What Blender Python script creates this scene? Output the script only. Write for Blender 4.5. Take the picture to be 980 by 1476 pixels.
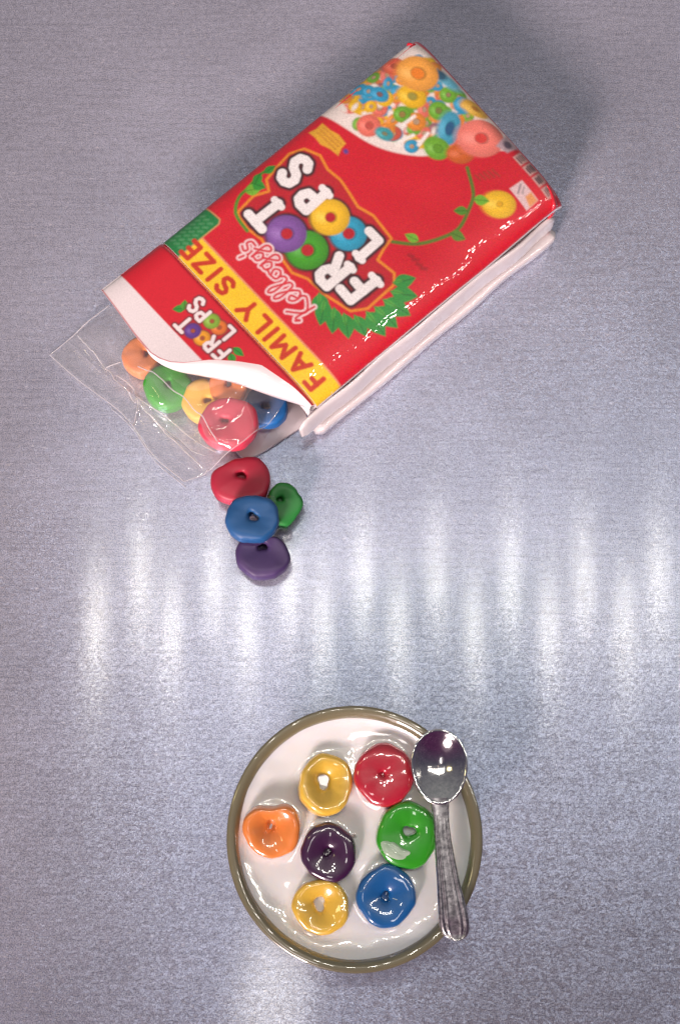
import bpy, math, random
import numpy as np

S = 0.001                      # everything below is written in millimetres
R = math.radians
scene = bpy.context.scene
for o in list(bpy.data.objects):
    bpy.data.objects.remove(o)
COL = scene.collection

# ------------------------------------------------------------------ camera
FPX = 738 / math.tan(R(23))
TILT = R(13)
DIST = 161.0
CAM = np.array([0, -DIST * math.sin(TILT), DIST * math.cos(TILT)])
FW = np.array([0, math.sin(TILT), -math.cos(TILT)])
UP = np.array([0, math.cos(TILT), math.sin(TILT)])
cd = bpy.data.cameras.new('camera')
cam = bpy.data.objects.new('camera', cd)
COL.objects.link(cam)
cam.location = CAM * S
cam.rotation_euler = (TILT, 0, 0)
cd.sensor_fit = 'VERTICAL'
cd.angle = R(46)
cd.clip_start = 0.002
cd.clip_end = 10
scene.camera = cam

# ------------------------------------------------------------------ world, lamps, exposure
w = bpy.data.worlds.new('World')
scene.world = w
w.use_nodes = True
wn, wl = w.node_tree.nodes, w.node_tree.links
bgn = wn['Background']
bgn.inputs[1].default_value = 0.25
wtc = wn.new('ShaderNodeTexCoord')            # a pale room, purple clothing on the photographer's side
wsx = wn.new('ShaderNodeSeparateXYZ')
wrp = wn.new('ShaderNodeValToRGB')
wl.new(wtc.outputs['Generated'], wsx.inputs[0])
wl.new(wsx.outputs['Y'], wrp.inputs[0])
wmr = wn.new('ShaderNodeMapRange')
wmr.inputs['From Min'].default_value = -1
wl.new(wsx.outputs['Y'], wmr.inputs['Value'])
wl.new(wmr.outputs[0], wrp.inputs[0])
for el, (p, c) in zip([wrp.color_ramp.elements[0], wrp.color_ramp.elements[1], wrp.color_ramp.elements.new(.5)], ((.16, (.30, .09, .27, 1)), (.80, (.66, .51, .53, 1)), (.46, (.28, .25, .37, 1)))):
    el.position = p
    el.color = c
wl.new(wrp.outputs[0], bgn.inputs[0])

def lamp(name, kind, loc, power, color, size=None, size_y=None, aim=None):
    l = bpy.data.lights.new(name, kind)
    l.energy = power
    l.color = color
    if kind == 'POINT':
        l.shadow_soft_size = size * S
    else:
        l.shape = 'RECTANGLE'
        l.size = size * S
        l.size_y = size_y * S
    o = bpy.data.objects.new(name, l)
    COL.objects.link(o)
    o.location = [c * S for c in loc]
    if aim is not None:
        from mathutils import Vector
        o.rotation_euler = (Vector(aim) - Vector(loc)).to_track_quat('-Z', 'Y').to_euler()
    return o

LED_POWER = 0.050
LED_Z = 300.0
def mirrored(px, py, z):
    """where a lamp at height z stands whose mirror image in the metal shows at a place of the photograph"""
    d = FW * FPX + np.array([1., 0, 0]) * (px - 490) - UP * (py - 738)
    d = d / -d[2]
    p = CAM + d * CAM[2]
    return (p[0] + d[0] * z, p[1] + d[1] * z, z)
for py, px0, sp in ((838, 203, 106.5), (905, 140, 108.5)):        # two staggered rows of small lamps
    for i in range(0, 15):
        lamp('led_lamp', 'POINT', mirrored(px0 + sp * i, py, LED_Z), LED_POWER, (1.0, 0.95, 0.86), 3.2)
lamp('glint_lamp', 'AREA', (-205, 15, 260), 0.045, (1.0, 0.84, 0.42), 20, 90, (-26, 18, 0))  # unseen warm lamp, added to put glints on the bag film
# shaded lamp behind the photographer, turned towards the box, and the lit panel overhead
soft = lamp('soft_lamp', 'AREA', (-142, -285, 172), 0.138, (1.0, 0.83, 0.82), 100, 70, (16, 122, 0))
soft.data.spread = R(34)
lamp('panel_lamp', 'AREA', (-28, -120, 400), 0.046, (1.0, 0.93, 0.90), 27, 70, (-10, -60, 0))

vs = scene.view_settings
vs.view_transform = 'Standard'
vs.look = 'None'
vs.exposure = 0.0
vs.gamma = 1.0
vs.use_curve_mapping = False
scene.cycles.use_denoising = True
scene.cycles.max_bounces = 12
scene.cycles.transparent_max_bounces = 24
scene.cycles.blur_glossy = 0.3
scene.cycles.sample_clamp_indirect = 12

# ------------------------------------------------------------------ helpers
def at(px, py, z=0.0):
    """the point at height z seen at a place of the photograph"""
    d = FW * FPX + np.array([1., 0, 0]) * (px - 490) - UP * (py - 738)
    return CAM + d * ((z - CAM[2]) / d[2])

def pxmm(p):
    return FPX / float((np.asarray(p) - CAM) @ FW)

def tag(o, label=None, cat=None, group=None, kind=None):
    for k, v in (('label', label), ('category', cat), ('group', group), ('kind', kind)):
        if v:
            o[k] = v
    return o

def empty(name, loc):
    o = bpy.data.objects.new(name, None)
    COL.objects.link(o)
    o.empty_display_size = 0.004
    o.location = [c * S for c in loc]
    o['_o'] = [float(c) for c in loc]
    return o

def mk(name, V, F, mat, parent=None, origin=None, col=None, smooth=True):
    V = np.asarray(V, float).reshape(-1, 3)
    if parent is not None:
        org = np.array(ORG[parent.name])
    else:
        org = np.asarray(origin if origin is not None else (0, 0, 0), float)
    me = bpy.data.meshes.new(name)
    me.from_pydata(((V - org) * S).tolist(), [], F if isinstance(F, list) else F.tolist())
    me.update()
    if smooth:
        me.polygons.foreach_set('use_smooth', np.ones(len(me.polygons), bool))
    if col is not None:
        a = me.color_attributes.new('Col', 'FLOAT_COLOR', 'POINT')
        c = np.ones((len(V), 4), np.float32)
        c[:, :3] = col
        a.data.foreach_set('color', c.ravel())
    me.materials.append(mat)
    o = bpy.data.objects.new(name, me)
    COL.objects.link(o)
    if parent is not None:
        o.parent = parent
        ORG[o.name] = tuple(org)
    else:
        o.location = org * S
        ORG[o.name] = tuple(org)
    return o

ORG = {}
def thing(name, loc, label, cat, group=None):
    o = bpy.data.objects.new(name, None)
    COL.objects.link(o)
    o.empty_display_size = 0.004
    o.location = [c * S for c in loc]
    ORG[o.name] = tuple(float(c) for c in loc)
    return tag(o, label, cat, group)

def grid_faces(ny, nx, off=0, flip=False, wrap_x=False, wrap_y=False):
    J = ny if wrap_y else ny - 1
    I = nx if wrap_x else nx - 1
    j, i = np.meshgrid(np.arange(J), np.arange(I), indexing='ij')
    a = j * nx + i
    b = j * nx + (i + 1) % nx
    c = ((j + 1) % ny) * nx + (i + 1) % nx
    d = ((j + 1) % ny) * nx + i
    f = np.stack([a, b, c, d], -1).reshape(-1, 4) + off
    return f[:, ::-1] if flip else f

def wob(x, y, seed, f=1.0, n=5):
    """smooth pseudo-noise from sines, works on arrays"""
    r = np.random.RandomState(seed)
    s = 0
    for k in range(n):
        a = r.uniform(0, 2 * math.pi)
        ff = f * r.uniform(0.6, 1.7)
        s = s + np.sin((x * math.cos(a) + y * math.sin(a)) * ff + r.uniform(0, 6.28)) * r.uniform(.5, 1)
    return s / n

def spline(pts, n, closed=False):
    """Catmull-Rom through points"""
    P = np.asarray(pts, float)
    m = len(P)
    out = []
    segs = m if closed else m - 1
    for t in np.linspace(0, segs, n, endpoint=not closed):
        k = min(int(t), segs - 1)
        u = t - k
        g = (lambda i: P[i % m]) if closed else (lambda i: P[min(max(i, 0), m - 1)])
        p0, p1, p2, p3 = g(k - 1), g(k), g(k + 1), g(k + 2)
        out.append(.5 * (2 * p1 + (p2 - p0) * u + (2 * p0 - 5 * p1 + 4 * p2 - p3) * u * u + (3 * p1 - p0 - 3 * p2 + p3) * u ** 3))
    return np.array(out)

# ------------------------------------------------------------------ materials
class NT:
    def __init__(self, name):
        self.m = bpy.data.materials.new(name)
        self.m.use_nodes = True
        self.t = self.m.node_tree
        self.b = self.t.nodes['Principled BSDF']
        self.out = self.t.nodes['Material Output']
    def n(self, kind, **kw):
        x = self.t.nodes.new('ShaderNode' + kind)
        for k, v in kw.items():
            if hasattr(x, k):
                setattr(x, k, v)
            else:
                x.inputs[k].default_value = v
        return x
    def l(self, a, b):
        self.t.links.new(a, b)
    def noise(self, scale, detail=3, vec=None, stretch=None, rough=.5):
        x = self.n('TexNoise')
        x.inputs['Scale'].default_value = scale
        x.inputs['Detail'].default_value = detail
        x.inputs['Roughness'].default_value = rough
        tc = self.n('TexCoord')
        if stretch:
            mp = self.n('Mapping')
            mp.inputs['Scale'].default_value = stretch
            self.l(tc.outputs['Object'], mp.inputs[0])
            self.l(mp.outputs[0], x.inputs['Vector'])
        else:
            self.l(tc.outputs['Object'], x.inputs['Vector'])
        return x
    def ramp(self, src, stops):
        r = self.n('ValToRGB')
        e = r.color_ramp.elements
        while len(e) < len(stops):
            e.new(.5)
        for el, (p, c) in zip(e, stops):
            el.position = p
            el.color = (c, c, c, 1) if not isinstance(c, tuple) else (*c, 1)
        self.l(src, r.inputs[0])
        return r
    def facing(self, power):
        lw = self.n('LayerWeight')
        lw.inputs['Blend'].default_value = .5
        p = self.n('Math', operation='POWER')
        self.l(lw.outputs['Facing'], p.inputs[0])
        p.inputs[1].default_value = power
        return p.outputs[0]
    def bump(self, src, strength, dist_mm, prev=None):
        b = self.n('Bump')
        b.inputs['Strength'].default_value = strength
        b.inputs['Distance'].default_value = dist_mm * S
        self.l(src, b.inputs['Height'])
        if prev is not None:
            self.l(prev, b.inputs['Normal'])
        return b.outputs[0]

def mat_metal():
    k = NT('spangled_brushed_metal')
    t = k.t
    # sheet-metal spangle: tiny facets, plus fine brush lines running left to right
    tc = k.n('TexCoord')
    v = k.n('TexVoronoi')
    v.feature = 'F1'
    v.inputs['Scale'].default_value = 5600
    mp = k.n('Mapping')
    mp.inputs['Scale'].default_value = (0.62, 1, 1)
    k.l(tc.outputs['Object'], mp.inputs[0])
    k.l(mp.outputs[0], v.inputs['Vector'])
    spk = k.noise(6200, 2, rough=.7)
    grain = k.noise(2600, 3, stretch=(0.05, 1, 1), rough=.65)
    big = k.noise(60, 3)
    # facet normal
    add = k.n('VectorMath', operation='SUBTRACT')
    k.l(v.outputs['Color'], add.inputs[0])
    add.inputs[1].default_value = (.5, .5, .5)
    geo = k.n('NewGeometry')
    def facet(sx, sy):
        mul = k.n('VectorMath', operation='MULTIPLY')
        k.l(add.outputs[0], mul.inputs[0])
        mul.inputs[1].default_value = (sx, sy, 0)
        addn = k.n('VectorMath', operation='ADD')
        k.l(geo.outputs['Normal'], addn.inputs[0])
        k.l(mul.outputs[0], addn.inputs[1])
        nrm = k.n('VectorMath', operation='NORMALIZE')
        k.l(addn.outputs[0], nrm.inputs[0])
        return nrm.outputs[0]
    nb = k.bump(grain.outputs[0], .04, .05, facet(.005, .036))
    nb2 = k.bump(grain.outputs[0], .05, .05, facet(.07, .22))
    # colour: zinc grey-blue with speckle
    r1 = k.ramp(spk.outputs[0], [(.34, (.36, .40, .49)), (.50, (.66, .72, .85)), (.64, (.96, .99, 1.0))])
    r2 = k.ramp(v.outputs['Color'], [(0, .82), (1, 1.0)])
    mx = k.n('Mix', data_type='RGBA', blend_type='MULTIPLY')
    mx.inputs[0].default_value = 1
    k.l(r1.outputs[0], mx.inputs[6])
    k.l(r2.outputs[0], mx.inputs[7])
    # scattered bright flecks and patchy wear
    fl = k.n('TexVoronoi')
    fl.inputs['Scale'].default_value = 1500
    mpf = k.n('Mapping')
    mpf.inputs['Scale'].default_value = (.45, 1, 1)
    mpf.inputs['Rotation'].default_value = (0, 0, .5)
    k.l(tc.outputs['Object'], mpf.inputs[0])
    k.l(mpf.outputs[0], fl.inputs['Vector'])
    fr = k.ramp(fl.outputs['Distance'], [(.06, 1.0), (.20, 0.0)])
    sep = k.n('SeparateColor')
    k.l(fl.outputs['Color'], sep.inputs[0])
    fs = k.ramp(sep.outputs[0], [(.72, 0.0), (.80, .75)])
    fm = k.n('Math', operation='MULTIPLY')
    k.l(fr.outputs[0], fm.inputs[0])
    k.l(fs.outputs[0], fm.inputs[1])
    mf = k.n('Mix', data_type='RGBA')
    k.l(fm.outputs[0], mf.inputs[0])
    k.l(mx.outputs[2], mf.inputs[6])
    mf.inputs[7].default_value = (1, 1, 1, 1)
    mid = k.noise(1300, 2)
    midr = k.ramp(mid.outputs[0], [(.35, .86), (.6, 1.0)])
    mm_ = k.n('Mix', data_type='RGBA', blend_type='MULTIPLY')
    mm_.inputs[0].default_value = 1
    k.l(mf.outputs[2], mm_.inputs[6])
    k.l(midr.outputs[0], mm_.inputs[7])
    mf = mm_
    bigr = k.ramp(big.outputs[0], [(.3, .86), (.7, 1.0)])
    mb = k.n('Mix', data_type='RGBA', blend_type='MULTIPLY')
    mb.inputs[0].default_value = 1
    k.l(mf.outputs[2], mb.inputs[6])
    k.l(bigr.outputs[0], mb.inputs[7])
    mx = mb
    r3 = k.ramp(grain.outputs[0], [(.34, .86), (.55, 1.0)])
    mx3 = k.n('Mix', data_type='RGBA', blend_type='MULTIPLY')
    mx3.inputs[0].default_value = 1
    k.l(mx.outputs[2], mx3.inputs[6])
    k.l(r3.outputs[0], mx3.inputs[7])
    mx = mx3
    tan = k.n('Tangent')
    tan.direction_type = 'UV_MAP'
    def gl(rough, an, nb=nb):
        g = k.n('BsdfAnisotropic')
        g.inputs['Roughness'].default_value = rough
        g.inputs['Anisotropy'].default_value = an
        k.l(tan.outputs[0], g.inputs['Tangent'])
        k.l(mx.outputs[2], g.inputs['Color'])
        k.l(nb, g.inputs['Normal'])
        return g
    g1 = gl(.14, .58)
    g2 = gl(.32, .42, nb2)
    g2.distribution = 'BECKMANN'
    g3 = k.n('BsdfDiffuse')
    mxd = k.n('Mix', data_type='RGBA', blend_type='MULTIPLY')
    mxd.inputs[0].default_value = 1
    k.l(mx.outputs[2], mxd.inputs[6])
    mxd.inputs[7].default_value = (1, .89, .90, 1)
    k.l(mxd.outputs[2], g3.inputs['Color'])
    tnt = k.n('Mix', data_type='RGBA', blend_type='MULTIPLY')
    tnt.inputs[0].default_value = 1
    k.l(mx.outputs[2], tnt.inputs[6])
    tnt.inputs[7].default_value = (.68, .78, 1.0, 1)
    k.l(tnt.outputs[2], g2.inputs['Color'])
    wrm = k.n('Mix', data_type='RGBA', blend_type='MULTIPLY')
    wrm.inputs[0].default_value = 1
    k.l(mx.outputs[2], wrm.inputs[6])
    wrm.inputs[7].default_value = (1.0, .94, .80, 1)
    k.l(wrm.outputs[2], g1.inputs['Color'])
    m1 = k.n('MixShader')
    m1.inputs[0].default_value = .75
    k.l(g1.outputs[0], m1.inputs[1])
    k.l(g2.outputs[0], m1.inputs[2])
    m2 = k.n('MixShader')
    m2.inputs[0].default_value = .45
    k.l(m1.outputs[0], m2.inputs[1])
    k.l(g3.outputs[0], m2.inputs[2])
    k.l(m2.outputs[0], k.out.inputs[0])
    return k.m

def mat_plain(name, col, rough=.45, coat=0., var=.08, bump=.15, bscale=900, sss=0., spec=.5, coat_r=.06, bdist=.12):
    k = NT(name)
    n1 = k.noise(bscale, 4)
    n2 = k.noise(bscale * .18, 2)
    c = np.array(col)
    r = k.ramp(n2.outputs[0], [(.3, tuple(np.clip(c * (1 - var), 0, 1))), (.7, tuple(np.clip(c * (1 + var), 0, 1)))])
    k.l(r.outputs[0], k.b.inputs['Base Color'])
    k.b.inputs['Roughness'].default_value = rough
    k.b.inputs['Coat Weight'].default_value = coat
    k.b.inputs['Coat Roughness'].default_value = coat_r
    k.b.inputs['Coat IOR'].default_value = 1.8 if coat >= .9 else 1.5
    k.b.inputs['Specular IOR Level'].default_value = spec
    if sss:
        k.b.inputs['Subsurface Weight'].default_value = sss
        k.b.inputs['Subsurface Radius'].default_value = (1.0, .8, .6)
        k.b.inputs['Subsurface Scale'].default_value = .0009
    if bump:
        k.l(k.bump(n1.outputs[0], bump, bdist), k.b.inputs['Normal'])
        if coat:
            k.l(k.bump(n2.outputs[0], bump * .8, bdist * 2), k.b.inputs['Coat Normal'])
    return k.m

def mat_print():
    k = NT('glossy_printed_card')
    a = k.n('VertexColor')
    a.layer_name = 'Col'
    n1 = k.noise(5200, 2)
    r = k.ramp(n1.outputs[0], [(.25, .84), (.75, 1.0)])
    mx = k.n('Mix', data_type='RGBA', blend_type='MULTIPLY')
    mx.inputs[0].default_value = 1
    k.l(a.outputs[0], mx.inputs[6])
    k.l(r.outputs[0], mx.inputs[7])
    k.l(mx.outputs[2], k.b.inputs['Base Color'])
    k.b.inputs['Roughness'].default_value = .5
    k.b.inputs['Coat Weight'].default_value = .7
    k.b.inputs['Coat Roughness'].default_value = .035
    n2 = k.noise(260, 2)
    n3 = k.noise(900, 1)
    nb = k.bump(n2.outputs[0], .2, .25)
    nb = k.bump(n3.outputs[0], .35, .05, nb)
    k.l(nb, k.b.inputs['Coat Normal'])
    return k.m

def mat_film(name='clear_plastic_film', haze=.09):
    k = NT(name)
    tr = k.n('BsdfTransparent')
    tr.inputs[0].default_value = (.997, .995, .995, 1)
    gl = k.n('BsdfAnisotropic')
    gl.inputs['Roughness'].default_value = .05
    gl.inputs['Color'].default_value = (1, 1, 1, 1)
    n1 = k.noise(330, 3)
    k.l(k.bump(n1.outputs[0], .12, .25), gl.inputs['Normal'])
    lw = k.facing(3.2)
    m = k.n('MixShader')
    mth = k.n('Math', operation='MULTIPLY_ADD')
    k.l(lw, mth.inputs[0])
    mth.inputs[1].default_value = .8
    mth.inputs[2].default_value = .06
    k.l(mth.outputs[0], m.inputs[0])
    k.l(tr.outputs[0], m.inputs[1])
    k.l(gl.outputs[0], m.inputs[2])
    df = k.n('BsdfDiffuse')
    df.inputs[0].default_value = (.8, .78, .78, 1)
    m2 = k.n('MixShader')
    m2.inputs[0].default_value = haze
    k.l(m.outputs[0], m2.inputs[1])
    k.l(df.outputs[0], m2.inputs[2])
    k.l(m2.outputs[0], k.out.inputs[0])
    return k.m

def mat_glue():
    k = NT('clear_glue')
    tr = k.n('BsdfTransparent')
    tr.inputs[0].default_value = (.93, .92, .92, 1)
    gl = k.n('BsdfAnisotropic')
    gl.inputs['Roughness'].default_value = .06
    gl.inputs['Color'].default_value = (1, 1, 1, 1)
    n = k.noise(700, 2)
    k.l(k.bump(n.outputs[0], .3, .2), gl.inputs['Normal'])
    m = k.n('MixShader')
    f = k.n('Math', operation='MULTIPLY_ADD')
    k.l(k.facing(2.6), f.inputs[0])
    f.inputs[1].default_value = .9
    f.inputs[2].default_value = .05
    k.l(f.outputs[0], m.inputs[0])
    k.l(tr.outputs[0], m.inputs[1])
    k.l(gl.outputs[0], m.inputs[2])
    k.l(m.outputs[0], k.out.inputs[0])
    return k.m

def mat_silver(name, dark, rough):
    k = NT(name)
    n1 = k.noise(1900, 5, rough=.7)
    lo = .30 if rough > .28 else .68
    r = k.ramp(n1.outputs[0], [(.36, tuple(np.array((lo, lo, lo)) * dark)), (.6, tuple(np.array((.86, .84, .82)) * dark))])
    k.l(r.outputs[0], k.b.inputs['Base Color'])
    k.b.inputs['Metallic'].default_value = 1
    k.b.inputs['Roughness'].default_value = rough
    n2 = k.noise(900, 4)
    k.l(k.bump(n2.outputs[0], .3 if rough > .28 else .35, .10), k.b.inputs['Normal'])
    return k.m

M = {}
M['metal'] = mat_metal()
M['print'] = mat_print()
M['card'] = mat_plain('white_clay_card', (.74, .67, .67), .38, .35, .05, .2, 700)
M['redcard'] = mat_plain('red_card', (.55, .012, .028), .4, .6, .05, .2, 700)
M['gloss_card'] = mat_plain('glossy_white_clay', (.74, .67, .66), .35, 1., .07, .3, 500, coat_r=.10)
M['film'] = mat_film()
M['seam'] = mat_film('seam_and_glint_film', .30)  # extra white haze, also used for the painted glint lines
M['glue'] = mat_glue()
M['silver'] = mat_silver('bright_pewter', 1.05, .12)
M['pewter'] = mat_silver('tarnished_pewter', .98, .29)
M['ceramic'] = mat_plain('olive_glazed_ceramic', (.17, .15, .085), .30, 1., .10, .05, 500, coat_r=.03)
M['milk'] = mat_plain('glossy_resin_milk', (.84, .825, .81), .22, 1., .02, .10, 260, sss=.35, coat_r=.03)

def mat_pale_sheen():
    k = NT('pale_sheen')
    k.b.inputs['Base Color'].default_value = (.72, .80, .70, 1)  # pale colour of the painted lamp reflection
    k.b.inputs['Roughness'].default_value = .15
    k.b.inputs['Coat Weight'].default_value = .6
    n = k.noise(260, 2)
    r = k.ramp(n.outputs[0], [(.35, .42), (.65, .72)])
    k.l(r.outputs[0], k.b.inputs['Alpha'])
    return k.m
M['pale_sheen'] = mat_pale_sheen()

def clay(col, gloss):
    key = ('clay', col, gloss)
    if key not in M:
        if gloss:
            M[key] = mat_plain('glossy_clay', col, .35, .9, .08, .35, 620, sss=.08, coat_r=.04, bdist=.10)
        else:
            M[key] = mat_plain('matte_clay', col, .55, .12, .09, .35, 900, sss=.06, coat_r=.25, bdist=.08)
    return M[key]

# ------------------------------------------------------------------ the sheet of metal
def tabletop():
    x0, x1, y0, y1, h = -420, 420, -420, 420, 1.2
    V = [(x0, y0, 0), (x1, y0, 0), (x1, y1, 0), (x0, y1, 0), (x0, y0, -h), (x1, y0, -h), (x1, y1, -h), (x0, y1, -h)]
    F = [(0, 1, 2, 3), (7, 6, 5, 4), (0, 4, 5, 1), (1, 5, 6, 2), (2, 6, 7, 3), (3, 7, 4, 0)]
    o = mk('metal_sheet', V, F, M['metal'], smooth=False)
    uv = o.data.uv_layers.new(name='UVMap')
    for li, lp in enumerate(o.data.loops):
        c = V[lp.vertex_index]
        uv.data[li].uv = (c[0] / 840, c[1] / 840)       # tangent runs along the brush lines
    tag(o, 'brushed speckled grey metal sheet under everything', 'metal sheet', kind='structure')
tabletop()

# ------------------------------------------------------------------ print on the box
class Art:
    def __init__(self, X, Y, base):
        self.X, self.Y = X, Y
        self.c = np.ones(X.shape + (3,)) * np.array(base)
    def win(self, x0, y0, x1, y1):
        xs, ys = self.X[0], self.Y[:, 0]
        i = np.where((xs >= x0) & (xs <= x1))[0]
        j = np.where((ys >= y0) & (ys <= y1))[0]
        if len(i) == 0 or len(j) == 0:
            return None
        return slice(j[0], j[-1] + 1), slice(i[0], i[-1] + 1)
    def put(self, sl, d, col, aa=.10, op=1.):
        a = np.clip(.5 - d / aa, 0, 1)[..., None] * op
        self.c[sl] = self.c[sl] * (1 - a) + np.array(col) * a
    def ell(self, x, y, rx, ry, col, rot=0, aa=.12, op=1.):
        m = max(rx, ry) + .5
        sl = self.win(x - m, y - m, x + m, y + m)
        if sl is None: return
        X, Y = self.X[sl] - x, self.Y[sl] - y
        c, s = math.cos(rot), math.sin(rot)
        u, v = X * c + Y * s, -X * s + Y * c
        d = (np.sqrt((u / rx) ** 2 + (v / ry) ** 2) - 1) * min(rx, ry)
        self.put(sl, d, col, aa, op)
    def stroke(self, pts, wd, col, aa=.10, op=1.):
        P = np.asarray(pts, float)
        m = wd + .4
        sl = self.win(P[:, 0].min() - m, P[:, 1].min() - m, P[:, 0].max() + m, P[:, 1].max() + m)
        if sl is None: return
        X, Y = self.X[sl], self.Y[sl]
        d = np.full(X.shape, 1e9)
        for (ax, ay), (bx, by) in zip(P[:-1], P[1:]):
            L = (bx - ax) ** 2 + (by - ay) ** 2 + 1e-12
            t = np.clip(((X - ax) * (bx - ax) + (Y - ay) * (by - ay)) / L, 0, 1)
            d = np.minimum(d, np.hypot(X - ax - t * (bx - ax), Y - ay - t * (by - ay)))
        self.put(sl, d - wd / 2, col, aa, op)
    def poly(self, pts, col, grow=0., aa=.10, op=1.):
        P = np.asarray(pts, float)
        m = grow + .4
        sl = self.win(P[:, 0].min() - m, P[:, 1].min() - m, P[:, 0].max() + m, P[:, 1].max() + m)
        if sl is None: return
        X, Y = self.X[sl], self.Y[sl]
        d = np.full(X.shape, 1e9)
        ins = np.zeros(X.shape, bool)
        for (ax, ay), (bx, by) in zip(P, np.roll(P, -1, 0)):
            L = (bx - ax) ** 2 + (by - ay) ** 2 + 1e-12
            t = np.clip(((X - ax) * (bx - ax) + (Y - ay) * (by - ay)) / L, 0, 1)
            d = np.minimum(d, np.hypot(X - ax - t * (bx - ax), Y - ay - t * (by - ay)))
            if ay != by:
                ins ^= ((ay > Y) != (by > Y)) & (X < (bx - ax) * (Y - ay) / (by - ay) + ax)
        self.put(sl, np.where(ins, -d, d) - grow, col, aa, op)
    def ring(self, x, y, r, rh, col, hole, rot=0., ry=None):
        """a printed cereal loop with a soft light side and a darker side"""
        ry = ry or r
        c = np.array(col)
        self.ell(x, y, r, ry, c * .72, rot, .25)
        self.ell(x + .10 * r, y + .12 * r, r * .82, ry * .82, c, rot, .5 * r)
        self.ell(x + .30 * r, y + .36 * r, r * .30, ry * .22, np.minimum(c * 1.3 + .10, 1), rot, .4 * r, .7)
        self.ell(x - .02 * r, y - .03 * r, rh * 1.25, rh * 1.25 * ry / r, c * .55, rot, .25)
        self.ell(x, y, rh, rh * ry / r, hole, rot, .16)

GLYPH = {
 'F': [[(0, 0), (0, 1), (.85, 1)], [(0, .52), (.7, .52)]],
 'A': [[(0, 0), (.5, 1), (1, 0)], [(.2, .34), (.8, .34)]],
 'M': [[(0, 0), (.06, 1), (.5, .3), (.94, 1), (1, 0)]],
 'I': [[(.5, 0), (.5, 1)]],
 'L': [[(.05, 1), (.05, 0), (.9, 0)]],
 'Y': [[(0, 1), (.5, .48), (1, 1)], [(.5, .48), (.5, 0)]],
 'S': [[(.92, .84), (.75, .97), (.45, 1), (.15, .92), (.07, .72), (.25, .56), (.7, .45), (.93, .28), (.85, .08), (.55, 0), (.25, .02), (.04, .18)]],
 'Z': [[(.05, 1), (.95, 1), (.05, 0), (.95, 0)]],
 'E': [[(.9, 1), (.05, 1), (.05, 0), (.9, 0)], [(.05, .52), (.75, .52)]],
 'R': [[(.05, 0), (.05, 1), (.6, 1), (.88, .88), (.9, .68), (.75, .52), (.05, .48)], [(.45, .5), (.95, 0)]],
 'T': [[(0, 1), (1, 1)], [(.5, 1), (.5, 0)]],
 'P': [[(.05, 0), (.05, 1), (.6, 1), (.9, .88), (.93, .68), (.75, .48), (.05, .44)]],
}
def glyph(art, ch, x, y, wd, ht, th, col, slant=0., rot=0., aa=.12, serif=False):
    c, s = math.cos(rot), math.sin(rot)
    polys = [list(p) for p in GLYPH[ch]]
    for p in polys:
        q = []
        for u, v in p:
            a, b = u * wd + slant * v * ht, v * ht
            q.append((x + a * c - b * s, y + a * s + b * c))
        art.stroke(q, th, col, aa)

WHITE = (.82, .78, .77); REDC = (.58, .007, .022); DARK = (.045, .012, .018)
YEL = (.86, .50, .015); GRN = (.03, .27, .03); LIME = (.16, .42, .03); ORA = (.80, .27, .03)
BLU = (.03, .33, .55); PUR = (.16, .06, .28); COR = (.80, .17, .12); DRED = (.30, .012, .02)

def leafy(art, x, y, L, wd, ang, col):
    c, s = math.cos(ang), math.sin(ang)
    P = []
    for t in np.linspace(0, 1, 10): P.append((t * L, wd * math.sin(math.pi * t ** .8)))
    for t in np.linspace(1, 0, 10): P.append((t * L, -wd * math.sin(math.pi * t ** .8)))
    art.poly([(x + a * c - b * s, y + a * s + b * c) for a, b in P], col, aa=.16)
    art.stroke([(x, y), (x + L * c * .9, y + L * s * .9)], .10, np.array(col) * .45, .15)

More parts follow.
